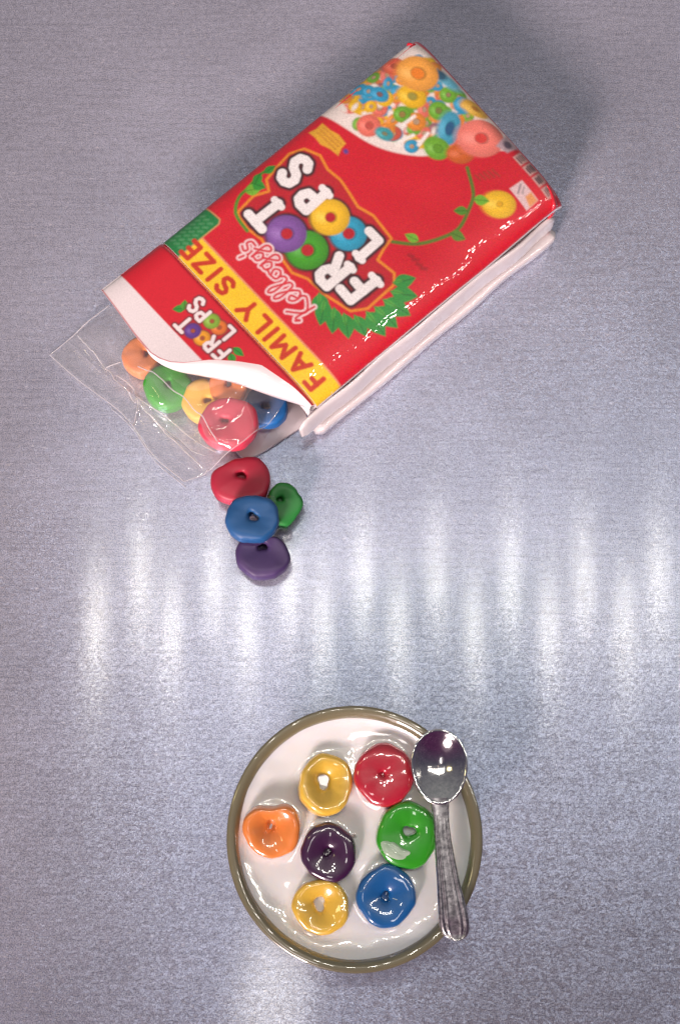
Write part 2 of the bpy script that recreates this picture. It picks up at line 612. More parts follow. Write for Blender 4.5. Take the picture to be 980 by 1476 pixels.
def paint_front(art):
    rng = random.Random(4)
    A = art
    A.c *= (1 + .06 * wob(A.X, A.Y, 3, .35))[..., None]
    # ---- the bowl of loops and milk printed at the foot of the front
    edge = spline([(28.4, 16.6), (26.2, 16.0), (23.9, 15.4), (21, 14.6), (18.4, 13.3), (16.2, 11.6), (14.6, 9.7), (13.4, 6.6), (11.8, 4.4), (9.4, 2.4), (8.6, 1.0)], 40).tolist()
    A.poly(edge + [(8.6, .15), (28.4, .15)], (.80, .70, .64), aa=.3)
    A.poly([(26.8, .3), (28.4, .3), (28.4, 3.2), (27.4, 2.2)], (.82, .80, .80), aa=.5)
    cols = [ORA, COR, YEL, ORA, LIME, BLU, (.62, .10, .06), ORA, YEL, COR, LIME, BLU, (.70, .22, .06), (.30, .12, .14)]
    for i in range(230):
        x, y = rng.uniform(13, 28), rng.uniform(1.2, 15)
        yb = np.interp(x, [13.3, 14.6, 16.2, 18.4, 21, 23.9, 28], [6.2, 9, 10.8, 12.4, 13.6, 14.6, 15.3])
        if y > yb - .6 or (x > 25.4 and y < 5) or y < 1.0: continue
        if i % 5 == 0:
            A.ell(x, y, rng.uniform(.3, .8), rng.uniform(.25, .5), (.84, .76, .68), rng.uniform(0, 3), .3)
        else:
            r = rng.uniform(.75, 1.25)
            A.ring(x, y, r, r * .32, cols[rng.randrange(len(cols))], (.45, .30, .18), rng.uniform(0, 3), r * rng.uniform(.6, 1))
    A.ring(24.9, 9.2, 1.25, .4, BLU, (.2, .10, .1), .3, .95)
    A.ring(22.6, 13.0, 1.5, .45, COR, (.5, .08, .06)); A.ring(20.5, 12.2, 1.2, .35, (.05, .35, .38), (.2, .2, .1), .4, .8)
    A.ring(26.7, 5.2, 1.55, .4, (.72, .13, .06), (.4, .06, .04), .3, 1.3)
    A.ring(22.0, 6.2, 1.9, .6, YEL, (.35, .3, .05), .4, 1.5); A.ring(21.0, 8.8, 1.1, .4, LIME, (.3, .2, .05))
    A.ring(18.4, 4.9, 1.25, .4, LIME, (.2, .2, .05)); A.ring(19.2, 2.5, 1.1, .3, LIME, (.3, .2, .1))
    A.ell(20.6, 1.3, 2.0, .75, (.12, .42, .55), .25, .5)
    A.ell(21.9, 1.5, .9, .7, (.03, .10, .16), .3, .5)
    A.ring(23.9, 3.6, 2.75, .85, (.88, .38, .06), (.80, .22, .02), .4, 2.3)
    A.ring(15.7, 5.4, 2.3, .9, (.06, .36, .52), (.02, .10, .22), 2.2, 1.35)
    A.ring(14.7, 8.4, 1.65, .55, LIME, (.12, .32, .02), .3, 1.45)
    A.ring(12.3, 6.6, 1.7, .1, (.60, .12, .02), (.5, .1, .02), .8, 1.3)
    A.ring(15.6, 1.0, 1.9, .5, (.82, .45, .05), (.5, .2, .02), .3, .95)
    A.ring(12.2, 3.2, 3.0, .75, (.85, .21, .16), (.65, .05, .04), .75, 2.5)
    for p, q in (((18.0, 9.6), (18.6, 12.0)), ((19.8, 7.8), (19.9, 9.7)), ((17.0, 8.0), (16.6, 9.9))):
        A.stroke([p, q], .45, (.85, .80, .74), .3)
    A.poly([(29, -1), (29, 1.5), (27.6, .75), (24, .45), (14, .2), (-1, .3), (-1, -1)], (.50, .02, .04), aa=.3)
    # ---- facts icons along the foot
    A.poly([(10.6, .25), (10.2, 2.4), (8.6, 1.9), (8.3, .25)], (.42, .30, .33), aa=.3)
    A.ell(9.4, 1.1, .6, .5, (.10, .07, .10), 0, .3)
    for i in range(4):
        x = 7.0 - i * 1.75
        A.poly([(x - .75, .35), (x + .75, .35), (x + .75, 1.75), (x - .75, 1.75)], (.60, .33, .30), aa=.2)
        for q in range(4):
            A.stroke([(x - .4 + rng.uniform(-.1, .1), .55 + q * .28), (x + .4 + rng.uniform(-.1, .1), .55 + q * .28)], rng.uniform(.10, .26), (.09, .05, .06), .15)
    A.poly([(5.0, 4.9), (4.8, 2.9), (1.7, 2.9), (1.6, 5.0)], (.70, .50, .50), aa=.2)
    A.poly([(3.0, 3.0), (1.7, 3.0), (1.7, 4.4), (3.0, 4.0)], (.72, .30, .10), aa=.3)
    A.stroke([(4.5, 3.4), (3.9, 4.4)], .22, (.25, .2, .22), .2); A.stroke([(4.0, 3.3), (3.5, 4.0)], .18, (.3, .25, .25), .2)
    # ---- single yellow loop, vines, small dark print
    A.ring(4.3, 7.3, 2.15, .35, (.84, .50, .02), (.72, .38, .01), .9, 1.75)
    A.stroke(spline([(9.2, 21.0), (7.0, 18.8), (5.6, 15.8), (5.2, 13.4), (6.2, 10.8), (7.4, 8.9), (10.4, 7.2)], 30), .45, (.10, .17, .02), .2)
    for x, y, l, wd_, a, c in ((7.2, 18.4, 1.9, .6, .4, LIME), (5.4, 14.6, 2.0, .7, 3.6, (.10, .22, .02)), (6.8, 9.4, 2.0, .7, 3.9, LIME), (6.2, 11.0, 1.8, .6, .9, (.08, .24, .02))):
        leafy(A, x, y, l, wd_, a, c)
    for k in range(5):
        A.stroke([(7.0 + .3 * k, 4.8 + .55 * k), (8.2 + .2 * k, 4.9 + .55 * k)], .22, (.24, .05, .02), .3, .75)
    for k in range(4):
        A.stroke([(3.9 + .75 * k, 20.2 + .15 * (k % 2)), (4.3 + .75 * k, 20.6)], .42, (.28, .01, .015), .35, .8)
    # ---- gold badge
    bp = [(27.0, 19.3), (26.7, 18.3), (26.8, 17.2), (25.4, 17.1), (24.2, 16.7), (22.7, 16.8), (22.6, 17.6), (22.1, 18.6), (23.5, 18.8), (24.7, 19.3), (25.8, 19.2)]
    A.poly(bp, (.70, .36, .03), aa=.25)
    for k in range(3):
        A.stroke([(23.0, 17.3 + .5 * k), (26.2, 17.5 + .5 * k)], .2, (.48, .17, .02), .25, .7)
    A.ell(21.9, 17.5, .35, .3, (.10, .05, .25), 0, .3)
    # ---- logo
    out = [(26.1, 24.9), (26.4, 23.0), (25.6, 21.2), (23.6, 20.3), (21.6, 20.8), (19.5, 20.5), (17.5, 20.8), (15.4, 21.2), (13.3, 20.5), (9.6, 20.8), (9.2, 22.4), (8.6, 24.0), (6.0, 23.6), (4.9, 24.6), (4.7, 29.2), (5.8, 31.0), (9.2, 31.9), (12.4, 32.2), (14.2, 33.1), (16.6, 32.8), (18.2, 33.4), (20.0, 33.0), (22.2, 33.4), (24.6, 33.0), (25.0, 30.0), (24.2, 28.2), (25.6, 27.4)]
    A.poly(out, (.46, .012, .022), aa=.2)
    A.stroke(out + [out[0]], .34, (.72, .23, .02), .2)
    # palm leaves
    for (x, y, l, wd_, a) in ((9.9, 32.3, 2.6, .7, 2.4), (8.8, 32.4, 3.0, .7, 2.2), (7.3, 32.2, 3.0, .7, 2.3), (6.0, 31.8, 2.9, .7, 2.55), (5.0, 31.0, 2.6, .6, 2.9),
                              (4.4, 29.6, 3.2, .8, 3.1), (4.2, 28.4, 3.2, .8, 3.3), (4.2, 27.0, 3.3, .8, 3.55), (4.4, 25.6, 3.0, .7, 3.9), (5.0, 24.6, 2.6, .6, 4.3)):
        leafy(A, x, y, l * 1.12, wd_ * 1.5, a, (.03, .25, .04))
        leafy(A, x + .2, y, l * .6, wd_ * .4, a, (.08, .36, .05))
    A.stroke(spline([(22.0, 33.6), (24.6, 33.2), (26.0, 31.6), (26.3, 29.8), (26.7, 27.4), (26.3, 26.0)], 20), .4, (.07, .24, .02), .2)
    for x, y, l, wd_, a, c in ((26.2, 30.4, 2.2, .8, 4.2, LIME), (26.4, 29.0, 1.8, .7, 3.6, GRN), (26.8, 27.4, 1.8, .6, 2.0, GRN), (26.5, 27.0, 1.7, .55, 4.6, GRN)):
        leafy(A, x, y, l, wd_, a, c)
    letters = [('F', 6.7, 25.9, 2.3, 4.2, -.03), ('R', 10.0, 27.2, 2.2, 3.9, .02), ('T', 20.9, 28.4, 2.6, 3.7, -.02),
               ('L', 10.3, 22.2, 2.0, 3.3, .03), ('P', 19.3, 22.9, 2.1, 3.5, .05), ('S', 23.2, 22.0, 2.1, 3.9, .05)]
    rings = [(15.2, 29.7, 2.55, .75, (.06, .34, .02)), (18.5, 30.2, 2.45, .70, (.22, .09, .34)), (13.5, 24.4, 2.25, .72, (.03, .34, .52)), (16.6, 24.7, 2.4, .62, (.85, .50, .02))]
    for ch, x, y, wd_, ht, ro in letters: glyph(A, ch, x, y, wd_, ht, 1.95, DARK, 0, ro, .35)
    for x, y, r, rh, c in rings: A.ell(x, y, r + .3, r + .3, DARK, 0, .4)
    for x, y, r, rh, c in rings: A.ring(x, y, r, rh, c, (.45, .012, .022), .4)
    for ch, x, y, wd_, ht, ro in letters: glyph(A, ch, x, y, wd_, ht, 1.18, (.80, .76, .74), 0, ro, .16)
    # slab feet
    for (x0, y0, x1, y1) in ((6.0, 25.9, 7.6, 25.9), (21.6, 28.4, 22.9, 28.4), (18.8, 22.9, 20.2, 22.9), (9.8, 25.5, 11.0, 25.5), (9.6, 27.2, 10.6, 27.2)):
        A.stroke([(x0, y0), (x1, y1)], .9, (.80, .76, .74), .16)
    # ---- script maker's name
    sx, sy, k = 8.7, 34.0, 1.14
    scr = [[(.5, 2.6), (.2, 2.2), (.7, 2.3), (.35, 0)], [(1.9, 2.6), (.5, 1.1), (1.7, -.1), (2.3, .4)],
           [(2.2, .7), (2.95, 1.0), (2.75, 1.5), (2.3, 1.2), (2.2, .5), (2.7, 0), (3.3, .5)],
           [(3.3, .5), (4.05, 2.0), (3.9, 2.6), (3.55, 2.0), (3.6, .3), (4.1, .1), (4.4, .6)],
           [(4.4, .6), (5.0, 2.0), (4.85, 2.6), (4.5, 2.0), (4.55, .3), (5.0, .1), (5.4, .5)],
           [(6.1, 1.1), (5.5, 1.0), (5.4, .4), (5.9, 0), (6.4, .4), (6.2, 1.1), (6.9, .9)],
           [(7.6, 1.1), (7.0, 1.1), (6.8, .5), (7.2, .1), (7.6, .5), (7.7, 1.2), (7.7, -.6), (7.2, -1.0), (6.9, -.6), (8.2, .4)],
           [(9.0, 1.1), (8.4, 1.1), (8.2, .5), (8.6, .1), (9.0, .5), (9.1, 1.2), (9.1, -.6), (8.6, -1.0), (8.3, -.6), (9.6, .4)],
           [(9.9, 2.3), (9.75, 1.8)], [(10.7, 1.2), (10.2, 1.4), (10.0, 1.0), (10.6, .6), (10.4, .1), (9.8, .1)]]
    L_ = [spline([(sx + a * k, sy + b * k) for a, b in p], 8 * len(p)) for p in scr]
    for p in L_: A.stroke(p, .74, (.80, .62, .62), .2)
    for p in L_: A.stroke(p, .30, (.58, .014, .03), .2)
    # ---- yellow band and the green tab
    A.poly([(-1, 38.15), (25.0, 38.35), (25.0, 43), (-1, 43)], (.86, .54, .02), aa=.12)
    A.stroke([(-1, 38.1), (25.0, 38.3)], .22, (.70, .28, .14), .2)
    A.poly([(25.0, 35.6), (25.3, 35.2), (27.5, 35.3), (28.6, 35.5), (28.6, 43), (25.0, 43)], (.015, .20, .05), aa=.12)
    A.stroke([(25.0, 43), (25.0, 35.6), (25.4, 35.1), (28.6, 35.3)], .16, (.55, .30, .12), .15)
    for q in range(3):
        for s_ in range(7):
            A.stroke([(25.6 + q * .75, 36.2 + s_ * .78), (25.95 + q * .75, 36.5 + s_ * .78)], .26, (.12, .36, .16), .3, .7)
    x = 1.6
    for ch, wd_ in zip('FAMILY SIZE', (1.3, 1.9, 2.1, .5, 1.3, 1.7, .75, 1.6, .5, 1.6, 1.4)):
        if ch != ' ':
            glyph(A, ch, x, 39.25, wd_, 2.1, .62, (.52, .035, .01), 0, 0, .16)
        x += wd_ + .92

def paint_flap(art):
    A = art
    A.c *= (1 + .05 * wob(A.X, A.Y, 8, .35))[..., None]
    # white glue tab at the end of the flap, thin red rim at its very edge
    A.poly([(-1, 48.85), (29, 48.6), (29.5, 60), (-1, 60)], (.76, .68, .68), aa=.18)
    A.poly([(-1, 41), (25.0, 41), (25.0, 42.15), (-1, 42.15)], (.86, .54, .02), aa=.12)
    for (x, y, l, a, c) in ((11.6, 44.9, 1.7, 3.3, GRN), (11.3, 45.6, 1.6, 2.7, GRN), (19.4, 45.8, 1.5, .9, GRN), (19.3, 46.0, 1.3, -.8, (.08, .30, .03))):
        leafy(A, x, y, l, .5, a, c)
    L_ = [('F', 11.6, 45.4, 1.1, 1.9), ('R', 13.2, 45.6, 1.1, 1.8), ('T', 17.3, 46.3, 1.3, 1.8), ('L', 13.1, 43.3, 1.0, 1.7), ('P', 16.9, 43.9, 1.0, 1.7), ('S', 18.3, 43.5, 1.1, 2.0)]
    Rn = [(15.0, 46.8, .98, PUR if 0 else (.80, .33, .02)), (16.5, 47.0, .98, (.12, .04, .26)), (14.7, 44.4, .95, (.75, .18, .03)), (15.9, 44.5, .98, (.24, .42, .04))]
    for ch, x, y, wd_, ht in L_: glyph(A, ch, x, y, wd_, ht, .85, (.16, .02, .03), 0, .02, .3)
    for x, y, r, c in Rn: A.ell(x, y, r + .15, r + .15, (.2, .03, .03), 0, .3)
    for x, y, r, c in Rn: A.ring(x, y, r, .27, c, (.35, .08, .03))
    for ch, x, y, wd_, ht in L_: glyph(A, ch, x, y, wd_, ht, .46, (.80, .70, .68), 0, .02, .16)

# ------------------------------------------------------------------ cereal box
ZT = 11.0
QB, QA, QD, QC = at(813, 281, ZT), at(602, 48, ZT), at(235, 346, ZT), at(455, 578, ZT)
def panel_xy(X, Y):
    u, v = (np.asarray(X) / 28.)[..., None], (np.asarray(Y) / 42.)[..., None]
    p = (QB * (1 - u) + QA * u) * (1 - v) + (QC * (1 - u) + QD * u) * v
    return p[..., :2]
ULEN = np.linalg.norm(QA - QB) / 28.
nA = (QB - QA)[:2] / np.linalg.norm((QB - QA)[:2])       # towards the right-hand long side
dO = (QD - QA)[:2] / np.linalg.norm((QD - QA)[:2])       # towards the open end

def sheet(name, P, colr, thick, parent, mat, under=(.70, .63, .63), step=6, edge=None):
    """a thick card: fine coloured top, coarse underside, closed rim"""
    ny, nx = P.shape[:2]
    V = [P.reshape(-1, 3)]
    C_ = [colr.reshape(-1, 3)]
    F = [grid_faces(ny, nx)]
    off = ny * nx
    js = sorted(set(list(range(0, ny, step)) + [ny - 1])); is_ = sorted(set(list(range(0, nx, step)) + [nx - 1]))
    Q = P[np.ix_(js, is_)].copy(); Q[..., 2] -= thick
    V.append(Q.reshape(-1, 3)); C_.append(np.ones((Q.shape[0] * Q.shape[1], 3)) * np.array(under))
    F.append(grid_faces(len(js), len(is_), off, True)); off += Q.shape[0] * Q.shape[1]
    ring = np.concatenate([P[0, :], P[1:, -1], P[-1, -2::-1], P[-2:0:-1, 0]])
    rc = np.concatenate([colr[0, :], colr[1:, -1], colr[-1, -2::-1], colr[-2:0:-1, 0]])
    n = len(ring)
    low = ring.copy(); low[:, 2] -= thick
    mid = ring.copy(); mid[:, 2] -= thick * .22
    V += [ring, mid, low]; C_ += [rc, np.ones((n, 3)) * np.array(edge if edge else under), np.ones((n, 3)) * np.array(under)]
    i = np.arange(n); j = (i + 1) % n
    for k in range(2):
        F.append(np.stack([off + k * n + j, off + k * n + i, off + (k + 1) * n + i, off + (k + 1) * n + j], -1))
    return mk(name, np.concatenate(V), np.concatenate(F), mat, parent, col=np.concatenate(C_))

def build_box():
    base = np.array([*panel_xy(14., 21.), 0.])
    box = thing('cereal_box', base, 'small red cereal box lying open on its back with white clay sides', 'box')
    # --- printed front
    nx, ny = 440, 660
    X, Y = np.meshgrid(np.linspace(-.15, 28.15, nx), np.linspace(-.15, 42., ny))
    art = Art(X, Y, REDC)
    paint_front(art)
    for _ in range(2):                                   # ink spread and fine print grain
        q = np.pad(art.c, ((1, 1), (1, 1), (0, 0)), mode='edge')
        art.c = (q[:-2, 1:-1] + q[2:, 1:-1] + q[1:-1, :-2] + q[1:-1, 2:] + 2 * art.c) / 6
    rsn = np.random.RandomState(2)
    art.c = np.clip(art.c * (1 + .10 * rsn.randn(ny, nx, 1)) + .008 * rsn.randn(ny, nx, 3), 0, 1)
    P = np.zeros((ny, nx, 3))
    P[..., :2] = panel_xy(X, Y)
    def roll(t, r, h):
        q = np.clip((r - t) / r, 0, 1)
        return h * (1 - np.sqrt(np.clip(1 - q * q, 0, 1)))
    z = ZT + .0 * X
    z -= roll(X + .15, 5.2, 1.9) + roll(28.15 - X, 3.0, 1.3) + roll(Y + .15, 2.2, 1.5)
    z += .10 * wob(X, Y, 5, .35) + .05 * wob(X, Y, 6, .9)
    z -= .30 * np.exp(-((X - 0) / 3.) ** 2 - ((Y - 13.) / 4.) ** 2)      # dent half-way along the edge
    z = np.maximum(z, ZT - 3.2)
    P[..., 2] = z
    sheet('front_panel', P, art.c, .7, box, M['print'])
    # --- open top flap with the small logo; its end is cut and lifted towards the right
    nx, ny = 420, 170
    xs = np.linspace(.2, 28.3, nx)
    yend = np.interp(xs, [.2, 3, 7.7, 10, 12.3, 14, 15.3, 16.5, 17.8, 21, 24, 28.3], [42.5, 42.75, 43.8, 45.7, 48.0, 50.5, 51.7, 52.3, 52.6, 52.4, 52.0, 51.5])
    kk = np.exp(-np.linspace(-2, 2, 15) ** 2); kk /= kk.sum()
    yend = np.convolve(np.pad(yend, 7, mode='edge'), kk, 'valid')
    t = np.linspace(0, 1, ny)[:, None]
    X = np.repeat(xs[None], ny, 0)
    Y = 42.03 + (yend[None] - 42.03) * t
    # paint on a regular canvas, then look the colours up
    cx, cy = np.meshgrid(np.linspace(0, 28.6, 420), np.linspace(41.9, 53.4, 180))
    art = Art(cx, cy, REDC)
    paint_flap(art)
    fi = np.clip((X - 0) / 28.6 * 419, 0, 418.99); fj = np.clip((Y - 41.9) / 11.5 * 179, 0, 178.99)
    i0, j0 = fi.astype(int), fj.astype(int); a, b = (fi - i0)[..., None], (fj - j0)[..., None]
    c = art.c
    colr = (c[j0, i0] * (1 - a) + c[j0, i0 + 1] * a) * (1 - b) + (c[j0 + 1, i0] * (1 - a) + c[j0 + 1, i0 + 1] * a) * b
    colr[-3:, :] = colr[-3:, :] * .3 + np.array((.45, .05, .06)) * .7
    P = np.zeros((ny, nx, 3))
    P[..., :2] = panel_xy(X, Y)
    q0 = np.clip((5.2 - X - .15) / 5.2, 0, 1); q1 = np.clip((3.0 - 28.15 + X) / 3.0, 0, 1)
    fl = np.clip((Y - 42) / 10, 0, 1)
    z = ZT - 1.9 * (1 - np.sqrt(1 - np.clip(q0, 0, 1) ** 2)) * (1 - fl) - 1.3 * (1 - np.sqrt(1 - np.clip(q1, 0, 1) ** 2)) * (1 - .7 * fl)
    z = z - .25 * fl + .10 * wob(X, Y, 5, .35) * (1 - fl) + .5 * np.exp(-((X - 11) / 5) ** 2) * fl
    z -= .35 * np.exp(-((Y - 42.0) / .35) ** 2)                        # fold line
    P[..., 2] = z
    flap = sheet('top_flap', P, colr, .55, box, M['print'], edge=(.60, .22, .22))
    # --- thick white lip that hangs under the lifted end of the flap
    sel = np.linspace(0, np.argmin(abs(xs - 18.6)), 60).astype(int)
    up = P[-1, sel]
    low_px = spline([(452, 590), (420, 580), (391, 571), (337, 552), (290, 542), (256, 535), (236, 521)], 60)
    lo = np.array([at(p[0], p[1], 8.6 + .9 * abs(k / 59. - .4)) for k, p in enumerate(low_px)])
    rows = []
    for t in np.linspace(0, 1, 9):
        q = up * (1 - t) + lo * t
        q[:, 2] += .9 * math.sin(math.pi * t) * np.sin(np.linspace(.1, 3.04, 60))
        q[:, :2] += dO * .5 * math.sin(math.pi * t)
        q[:, 2] -= .04
        rows.append(q)
    for t in np.linspace(.2, 1, 5):                                     # rolls back underneath
        q = lo.copy()
        q[:, :2] -= dO * 3.2 * t
        q[:, 2] += -.35 * math.sin(math.pi * t) + .5 * t
        rows.append(q)
    G = np.array(rows)
    mk('flap_lip', G.reshape(-1, 3), grid_faces(len(rows), 60), M['card'], flap)
    # --- walls, back and loose layers of the long right-hand side
    def strip(name, mat, n, sec, y0, y1, side=0, seed=1, amp=.12, lift=None):
        """closed cross-section (outward, z) swept along the long side"""
        sec = spline(sec, 28, closed=True)
        ys = np.linspace(y0, y1, n)
        base_xy = panel_xy(np.full(n, 0. if side == 0 else 28.), ys)
        outw = nA if side == 0 else -nA
        G = np.zeros((n, len(sec), 3))
        for k, y in enumerate(ys):
            e = min(1, .25 + abs(y - y0) / 1.2, .25 + abs(y1 - y) / 1.2)
            ctr = sec.mean(0)
            s2 = ctr + (sec - ctr) * np.array([e ** .5, e ** .5])
            s2 = s2 + np.stack([amp * wob(np.full(len(sec), y), sec[:, 1] * .5, seed, .45), amp * .6 * wob(np.full(len(sec), y), sec[:, 0], seed + 1, .5)], -1)
            G[k, :, :2] = base_xy[k] + outw[None] * s2[:, :1]
            G[k, :, 2] = s2[:, 1] + (lift(y) * np.clip((sec[:, 1] - 3.6) / 3, 0, 1) if lift else 0)
        V = np.concatenate([G.reshape(-1, 3), [G[0].mean(0)], [G[-1].mean(0)]])
        F = grid_faces(n, len(sec), wrap_x=True).tolist()
        m = len(sec); a, b = n * m, n * m + 1
        F += [(a, (i + 1) % m, i) for i in range(m)] + [(b, (n - 1) * m + i, (n - 1) * m + (i + 1) % m) for i in range(m)]
        return mk(name, V, F, mat, box)
    strip('side_panel', M['card'], 60, [(-.25, 8.35), (-.35, 7.2), (-.5, 5), (-.6, 3), (-.6, .8), (-1.6, .8), (-1.6, 5), (-1.5, 8.2), (-.8, 8.4)], -.1, 42.2, seed=11, amp=.06)
    strip('side_flap', M['gloss_card'], 110, [(.15, 7.0), (.6, 6.9), (.85, 6), (1.0, 4.9), (1.05, 4.2), (.7, 3.8), (.2, 3.9), (0, 4.8), (-.1, 6)], .9, 45.2, seed=13, amp=.42, lift=lambda y: 1.2 * min(1, max(0, (y - 4) / 14.)))
    strip('edge_layer', M['gloss_card'], 110, [(1.3, 3.5), (1.8, 3.1), (1.7, 1.6), (1.4, .3), (.5, .15), (-1.4, .15), (-1.5, 3.0), (0, 3.1)], .6, 43.0, seed=17, amp=.42)
    strip('side_panel', M['redcard'], 40, [(0, 9.7), (.05, 8), (.05, .5), (-.2, .15), (-1, .15), (-1, 9.8)], -.1, 42.0, side=1, seed=19, amp=.08)
    # far end, red
    e0, e1 = panel_xy(np.array([-.1]), np.array([0.]))[0], panel_xy(np.array([28.1]), np.array([0.]))[0]
    n = 50
    sec = spline([(0, 9.6), (.15, 8), (.15, 1.2), (0, .15), (-.9, .15), (-.9, 9.7)], 24, True)
    G = np.zeros((n, 24, 3))
    for k, u in enumerate(np.linspace(0, 1, n)):
        rr = 1.1 * (max(0, 1 - u * n / 5.) ** 2 + max(0, 1 - (1 - u) * n / 5.) ** 2)
        G[k, :, :2] = (e0 * (1 - u) + e1 * u)[None] - dO * (sec[:, :1] - rr)
        G[k, :, 2] = sec[:, 1] + .06 * math.sin(9 * u)
    F = grid_faces(n, 24, wrap_x=True).tolist() + [list(range(24))[::-1], [(n - 1) * 24 + i for i in range(24)]]
    mk('end_panel', G.reshape(-1, 3), F, M['redcard'], box)
    # back panel on the metal, running on into the lower flap
    def slab(name, pts, z0, z1, mat):
        pts = np.asarray(pts)[:, :2]
        n = len(pts)
        c = pts.mean(0)
        rings = []
        for ins, zz in ((.12, z0), (0, z0 + .15), (0, z1 - .15), (.12, z1)):
            q = c + (pts - c) * (1 - ins / np.linalg.norm(pts - c, axis=1)[:, None])
            rings.append(np.concatenate([q, np.full((n, 1), zz)], 1))
        V = np.concatenate(rings)
        F = grid_faces(4, n, wrap_x=True).tolist() + [list(range(n))[::-1], list(range(3 * n, 4 * n))]
        return mk(name, V, F, mat, box)
    q = lambda x, y: panel_xy(np.array([x]), np.array([y]))[0]
    slab('back_panel', [q(.9, .5), q(27.2, .5), q(27.2, 42), q(.9, 42)], .15, .95, M['card'])
    slab('bottom_flap', spline([at(441, 606, .9), at(415, 628, .9), at(362, 660, .9), at(344, 654, .9), at(318, 620, .9), at(300, 575, .9), at(330, 540, .9), at(395, 540, .9), at(432, 580, .9)], 40, True), .18, .92, M['card'])
    return box
build_box()

# ------------------------------------------------------------------ cereal loops
LOOPS = []
def cereal_loop(px, py, z, rad_px, thick, color, gloss, label, group, hole=(0, 0, .17), tilt=(0, 0), seed=1, dish=0., plug=None, stain=None):
    """rad_px: outline radii at 0,45,..315 degrees (right, up, left, down), hole: offset and radius as shares of the mean radius"""
    c = at(px, py, z)
    sc = 1. / pxmm(c)
    rr = np.array(rad_px, float) * sc
    n, m = 72, 36
    th = np.linspace(0, 2 * math.pi, n, endpoint=False)
    rad = spline(rr[:, None], n, True)[:, 0]
    rm = rr.mean()
    rs = np.random.RandomState(seed)
    ph = rs.uniform(0, 6.28, 4)
    rad = rad * (1 + .018 * np.sin(4 * th + ph[0]) + .012 * np.sin(7 * th + ph[1]) + .006 * np.sin(13 * th + ph[2]))
    rh = hole[2] * rm * (1 + .22 * np.sin(2 * th + ph[2]) + .12 * np.sin(3 * th + ph[3]))
    hx, hy = hole[0] * rm, hole[1] * rm
    fi = np.linspace(0, 2 * math.pi, m, endpoint=False)
    V = np.zeros((n, m, 3))
    for k in range(n):
        o_ = np.array([rad[k] * math.cos(th[k]), rad[k] * math.sin(th[k])])
        i_ = np.array([hx + rh[k] * math.cos(th[k]), hy + rh[k] * math.sin(th[k])])
        cs, sn = np.cos(fi), np.sin(fi)
        s = .5 + .5 * np.sign(cs) * abs(cs) ** np.where(cs > 0, .6, .28)
        zz = np.sign(sn) * abs(sn) ** .42 * thick / 2
        V[k, :, 0] = i_[0] + (o_[0] - i_[0]) * s
        V[k, :, 1] = i_[1] + (o_[1] - i_[1]) * s
        # the top sinks towards the hole
        sink = (1 - s) ** 2 * (dish + .07) * thick * (zz > 0)
        V[k, :, 2] = zz - sink
    x, y = V[..., 0], V[..., 1]
    V[..., 2] += thick * (.13 * wob(x, y, seed, 1.1 / rm * 2.4) + .05 * wob(x, y, seed + 5, 2.2 / rm * 2.4) + .015 * wob(x, y, seed + 9, 4.5 / rm * 2.4)) * (V[..., 2] > -thick * .2)
    verts = V.reshape(-1, 3)
    F = grid_faces(n, m, wrap_x=True, wrap_y=True, flip=True).tolist()
    if plug is not None:                                   # hole pinched shut: a shallow dimple
        base = len(verts)
        ringp = [(hx + rh[k] * 1.25 * math.cos(th[k]), hy + rh[k] * 1.25 * math.sin(th[k]), thick * (plug)) for k in range(n)]
        verts = np.concatenate([verts, ringp, [(hx, hy, thick * (plug - .05))]])
        F += [(base + k, base + (k + 1) % n, base + n) for k in range(n)]
    ax, ay = R(tilt[0]), R(tilt[1])
    Rx = np.array([[1, 0, 0], [0, math.cos(ax), -math.sin(ax)], [0, math.sin(ax), math.cos(ax)]])
    Ry = np.array([[math.cos(ay), 0, math.sin(ay)], [0, 1, 0], [-math.sin(ay), 0, math.cos(ay)]])
    col = None
    mat = clay(color, gloss)
    if stain is not None:
        sx, sy, sr, ang = stain
        u = (verts[:, 0] - sx * rm) * math.cos(ang) + (verts[:, 1] - sy * rm) * math.sin(ang)
        v = -(verts[:, 0] - sx * rm) * math.sin(ang) + (verts[:, 1] - sy * rm) * math.cos(ang)
        keep = np.hypot(u / (sr * rm), v / (sr * rm * .6))
    verts = verts @ Rx.T @ Ry.T + c
    o = mk('cereal_loop', verts, F, mat, None, origin=c)
    tag(o, label, 'cereal loop', group)
    LOOPS.append((o, c, rm, thick))
    return o

ORANGE = (.76, .225, .045); GREEN = (.026, .33, .008); YELLOW = (.79, .49, .055); RED = (.46, .010, .030)
BLUE = (.004, .11, .34); PURPLE = (.042, .006, .044); PURPLE2 = (.060, .030, .115); CRED = (.38, .012, .038)

